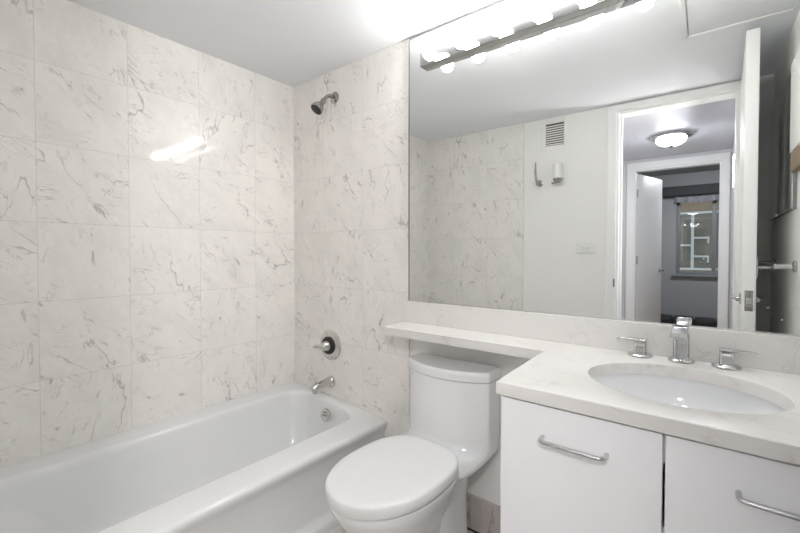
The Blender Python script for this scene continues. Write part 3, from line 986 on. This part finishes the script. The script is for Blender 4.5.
t = thing('countertop', 'white quartz vanity counter with ledge over the toilet', 'countertop', (1.9, -0.28, CT - TH))
EX, EY, EA, EB = 1.951, -0.306, 0.202, 0.176
bm = B()
xs0, xs1, ys0, ys1 = VX0, XR - 0.0012, VY, 0.0095
corner = [math.atan2(y - EY, x - EX) % (2 * PI) for x in (xs0, xs1) for y in (ys0, ys1)]
angs = sorted(set([2 * PI * k / 96 for k in range(96)] + corner))


def onrect(a, ins):
    c, s = math.cos(a), math.sin(a)
    k = 1e9
    if c > 1e-9: k = min(k, (xs1 - ins - EX) / c)
    if c < -1e-9: k = min(k, (xs0 + ins - EX) / c)
    if s > 1e-9: k = min(k, (ys1 - ins - EY) / s)
    if s < -1e-9: k = min(k, (ys0 + ins - EY) / s)
    return EX + c * k, EY + s * k


def onell(a, g):
    c, s = math.cos(a), math.sin(a)
    k = 1 / math.sqrt((c / (EA + g)) ** 2 + (s / (EB + g)) ** 2)
    return EX + c * k, EY + s * k


def ringr(ins, z): return [Vector((*onrect(a, ins), z)) for a in angs]
def ringe(g, z): return [Vector((*onell(a, g), z)) for a in angs]


seq = [ringe(0, CT - TH), ringr(0.002, CT - TH), ringr(0.0, CT - TH + 0.002), ringr(0.0, CT - 0.002), ringr(0.002, CT), ringe(0.003, CT), ringe(0.0008, CT - 0.0009), ringe(0, CT - 0.003), ringe(0, CT - TH)]
bm_loft(bm, seq, False, False)
for v in bm.verts:                       # the free end of the counter is cut a little out of square
    if v.co.x < VX0 + 0.003 and v.co.y > VY + 0.01:
        v.co.x -= (v.co.y - VY) * 0.045
# the shallow ledge that runs on above the toilet tank
def lx(y): return VX0 - (y - VY) * 0.045 + 0.0020


bm_prism(bm, [(0.874, -0.190), (lx(-0.190), -0.190), (lx(-0.0005), -0.0005), (0.874, -0.0005)], CT - TH, CT - 0.00003)
obj('slab', bm, 'quartz', t, 30)
obj('backsplash', box(0.881, XR - 0.0015, -0.0255, 0.0095, CT, 0.951, 0.0012, seg=1), 'splash', t)

t = thing('sink_basin', 'white oval basin set under the quartz counter', 'sink', (EX, EY, CT - TH - 0.15))
bm = B()
prof = [(0.022, 0.0), (0.022, -0.012), (0.012, -0.020)]
outer = [ringe(0.026, CT - TH - 0.0006), ringe(0.026, CT - TH - 0.012), ringe(0.018, CT - TH - 0.03)]
zt = CT - TH - 0.0006
def bas(f, z): return [Vector((EX + (p.x - EX) * f, EY + (p.y - EY) * f, z)) for p in ringe(0.011, 0)]
inner = [bas(1.0, zt), bas(0.992, zt - 0.015), bas(0.965, zt - 0.045), bas(0.90, zt - 0.085), bas(0.78, zt - 0.115), bas(0.58, zt - 0.133), bas(0.34, zt - 0.141), bas(0.11, zt - 0.145)]
under = [bas(0.11, zt - 0.158), bas(0.36, zt - 0.154), bas(0.62, zt - 0.146), bas(0.84, zt - 0.124), bas(0.98, zt - 0.085)]
bm_loft(bm, under + outer[::-1] + inner)
obj('basin', bm, 'china', t, 50)
bm = B(); bm_lathe(bm, (EX, EY, zt - 0.1455), (0, 0, 1), [(0, 0.024), (0.004, 0.024), (0.006, 0.019), (0.004, 0.012), (0.010, 0.010), (0.012, 0.004)], 24)
obj('drain', bm, 'chrome', t)

# faucet
FX, FY = 1.938, -0.060
t = thing('sink_faucet', 'chrome single spout faucet at the centre of the basin', 'faucet', (FX, FY, CT))
bm = B(); bm_lathe(bm, (FX, FY, CT + 0.0004), (0, 0, 1), [(0, 0.033), (0.006, 0.033), (0.009, 0.030), (0.010, 0.02)], 32)
obj('base_ring', bm, 'chrome', t)
bm = B()


def sec(c, d, w, h, n=5):
    """rounded rectangular section across direction d (in the y-z plane)"""
    d = Vector(d).normalized(); sx = Vector((1, 0, 0)); up = sx.cross(d)
    r = min(w, h) * 0.28
    ring = rrect(-w / 2, w / 2, -h / 2, h / 2, r, 0.0, 4, 2)
    return [Vector(c) + sx * p.x + up * p.y for p in ring]


zc = CT + 0.008
path = [((FX, FY, zc), (0, 0, 1), 0.040, 0.034), ((FX, FY, zc + 0.045), (0, 0, 1), 0.040, 0.032),
        ((FX, FY - 0.001, zc + 0.066), (0, -0.18, 1), 0.040, 0.031), ((FX, FY - 0.010, zc + 0.083), (0, -0.75, 0.85), 0.040, 0.027),
        ((FX, FY - 0.030, zc + 0.093), (0, -1, 0.25), 0.040, 0.022), ((FX, FY - 0.065, zc + 0.092), (0, -1, -0.12), 0.040, 0.017),
        ((FX, FY - 0.105, zc + 0.085), (0, -1, -0.22), 0.039, 0.013)]
bm_loft(bm, [sec(*p) for p in path])
obj('spout', bm, 'chrome', t, 40)
bm = B(); bm_lathe(bm, (FX, FY - 0.090, zc + 0.083), (0, -0.15, -1), [(0, 0.0125), (0.012, 0.0125), (0.013, 0.010), (0.010, 0.009), (0.010, 0.001)], 20)
obj('aerator', bm, 'steel', t)


def handle(x, s, label):
    y = -0.061
    t = thing('faucet_handle', label, 'faucet handle', (x, y, CT), 'lever handles beside the faucet')
    b = B(); bm_lathe(b, (x, y, CT + 0.0004), (0, 0, 1), [(0, 0.034), (0.0055, 0.034), (0.008, 0.031), (0.009, 0.018)], 28)
    obj('base_ring', b, 'chrome', t)
    b = B(); bm_loft(b, [rrect(x - 0.0165, x + 0.0165, y - 0.015, y + 0.015, 0.005, CT + 0.007), rrect(x - 0.016, x + 0.016, y - 0.0145, y + 0.0145, 0.005, CT + 0.042),
                         rrect(x - 0.0155, x + 0.0155, y - 0.014, y + 0.014, 0.005, CT + 0.047)])
    obj('stem', b, 'chrome', t)
    b = B()
    q = [(-s * 0.017, 0.0, 0.030, 0.006), (s * 0.02, 0.0, 0.028, 0.006), (s * 0.04, 0.0005, 0.024, 0.005), (s * 0.058, -0.001, 0.018, 0.004), (s * 0.066, -0.0025, 0.010, 0.003)]
    rings = []
    for dx, dz, w, h in q:
        zz = CT + 0.050 + dz
        rings.append([Vector((x + dx, y + p.x, zz + p.y)) for p in rrect(-w / 2, w / 2, -h / 2, h / 2, h * 0.4, 0.0, 3, 2)])
    bm_loft(b, rings)
    obj('lever', b, 'chrome', t)


handle(1.834, -1, 'chrome faucet handle with lever pointing toward the toilet side')
handle(2.042, 1, 'chrome faucet handle with lever pointing away from the toilet')

# ------------------------------------------------------------------ wall mirror (hung slightly out of square)
MA = 0.015607


def my(x): return -0.012 + (x - 1.53) * math.tan(MA)


MX0, MX1, MZ0, MZ1 = 0.8985, 2.282, 0.9525, 2.1435
t = thing('wall_mirror', 'large frameless wall mirror above the quartz backsplash', 'mirror', (1.53, -0.012, MZ0))
bm = B()
bm_prism(bm, [(MX0, my(MX0)), (MX1, my(MX1)), (MX1, my(MX1) + 0.005), (MX0, my(MX0) + 0.005)], MZ0, MZ1)
obj('mirror_glass', bm, 'mirror', t, 0)
bm = B()
bm_prism(bm, [(MX0 + 0.004, my(MX0) + 0.0055), (MX1 - 0.004, my(MX1) + 0.0055), (MX1 - 0.004, 0.0098), (MX0 + 0.004, 0.0098)], MZ0 + 0.002, MZ1 - 0.004)
obj('backing_board', bm, 'slot', t, 0)
bm = B()
bm_prism(bm, [(MX0 - 0.0050, my(MX0) - 0.0010), (MX0 - 0.0028, my(MX0) - 0.0010), (MX0 - 0.0028, -0.0005), (MX0 - 0.0050, -0.0005)], MZ0, MZ1 + 0.003)
obj('edge_strip', bm, 'edge', t, 0)['label'] = 'thin pale metal edge strip'
bm = B()
bm_prism(bm, [(MX0 - 0.0027, my(MX0) - 0.0006), (MX0 + 0.0012, my(MX0) - 0.0006), (MX0 + 0.0012, my(MX0) - 0.0001), (MX0 - 0.0001, my(MX0) - 0.0001), (MX0 - 0.0001, -0.0005), (MX0 - 0.0027, -0.0005)], MZ0, MZ1 + 0.002)
obj('edge_dark_strip', bm, 'dark', t, 0)['label'] = 'dark strip along the mirror edge'  # black strip between the pale edge strip and the glass
bm = B()
bm_prism(bm, [(MX0, my(MX0) - 0.0012), (MX1, my(MX1) - 0.0012), (MX1, my(MX1) + 0.004), (MX0, my(MX0) + 0.004)], MZ1 + 0.0002, MZ1 + 0.003)
obj('top_channel', bm, 'steel', t, 0)

# ------------------------------------------------------------------ vanity light bar with six globes
LX0, LX1 = 0.980, 1.900
LZ0, LZ1 = 1.992, 2.050
t = thing('vanity_light', 'chrome light bar with six round bulbs on the mirror', 'vanity light', ((LX0 + LX1) / 2, -0.03, LZ0))
bm = B()
bm_prism(bm, [(LX0, -0.050), (LX1, -0.050), (LX1, my(LX1) - 0.0006), (LX0, my(LX0) - 0.0006)], LZ0, LZ1)
bmesh.ops.recalc_face_normals(bm, faces=bm.faces)
bmesh.ops.bevel(bm, geom=[e for e in bm.edges if all(abs(v.co.y + 0.05) < 1e-5 for v in e.verts)], offset=0.002, segments=2, profile=0.5, affect='EDGES')
obj('light_bar', bm, 'barchrome', t, 30)
for i in range(6):
    x = 1.060 + 0.152 * i
    bm = B(); bm_lathe(bm, (x, -0.0495, 2.011), (0, -1, 0), [(0, 0.017), (0.004, 0.017), (0.006, 0.0145), (0.012, 0.0135)], 20)
    obj('socket', bm, 'socket', t)
    bm = B(); bm_sphere(bm, (x, -0.0495 - 0.040, 2.011), 0.0275, 24)
    obj('bulb', bm, 'bulb', t)

for o in BASES:
    if '_base' in o:
        del o['_base']
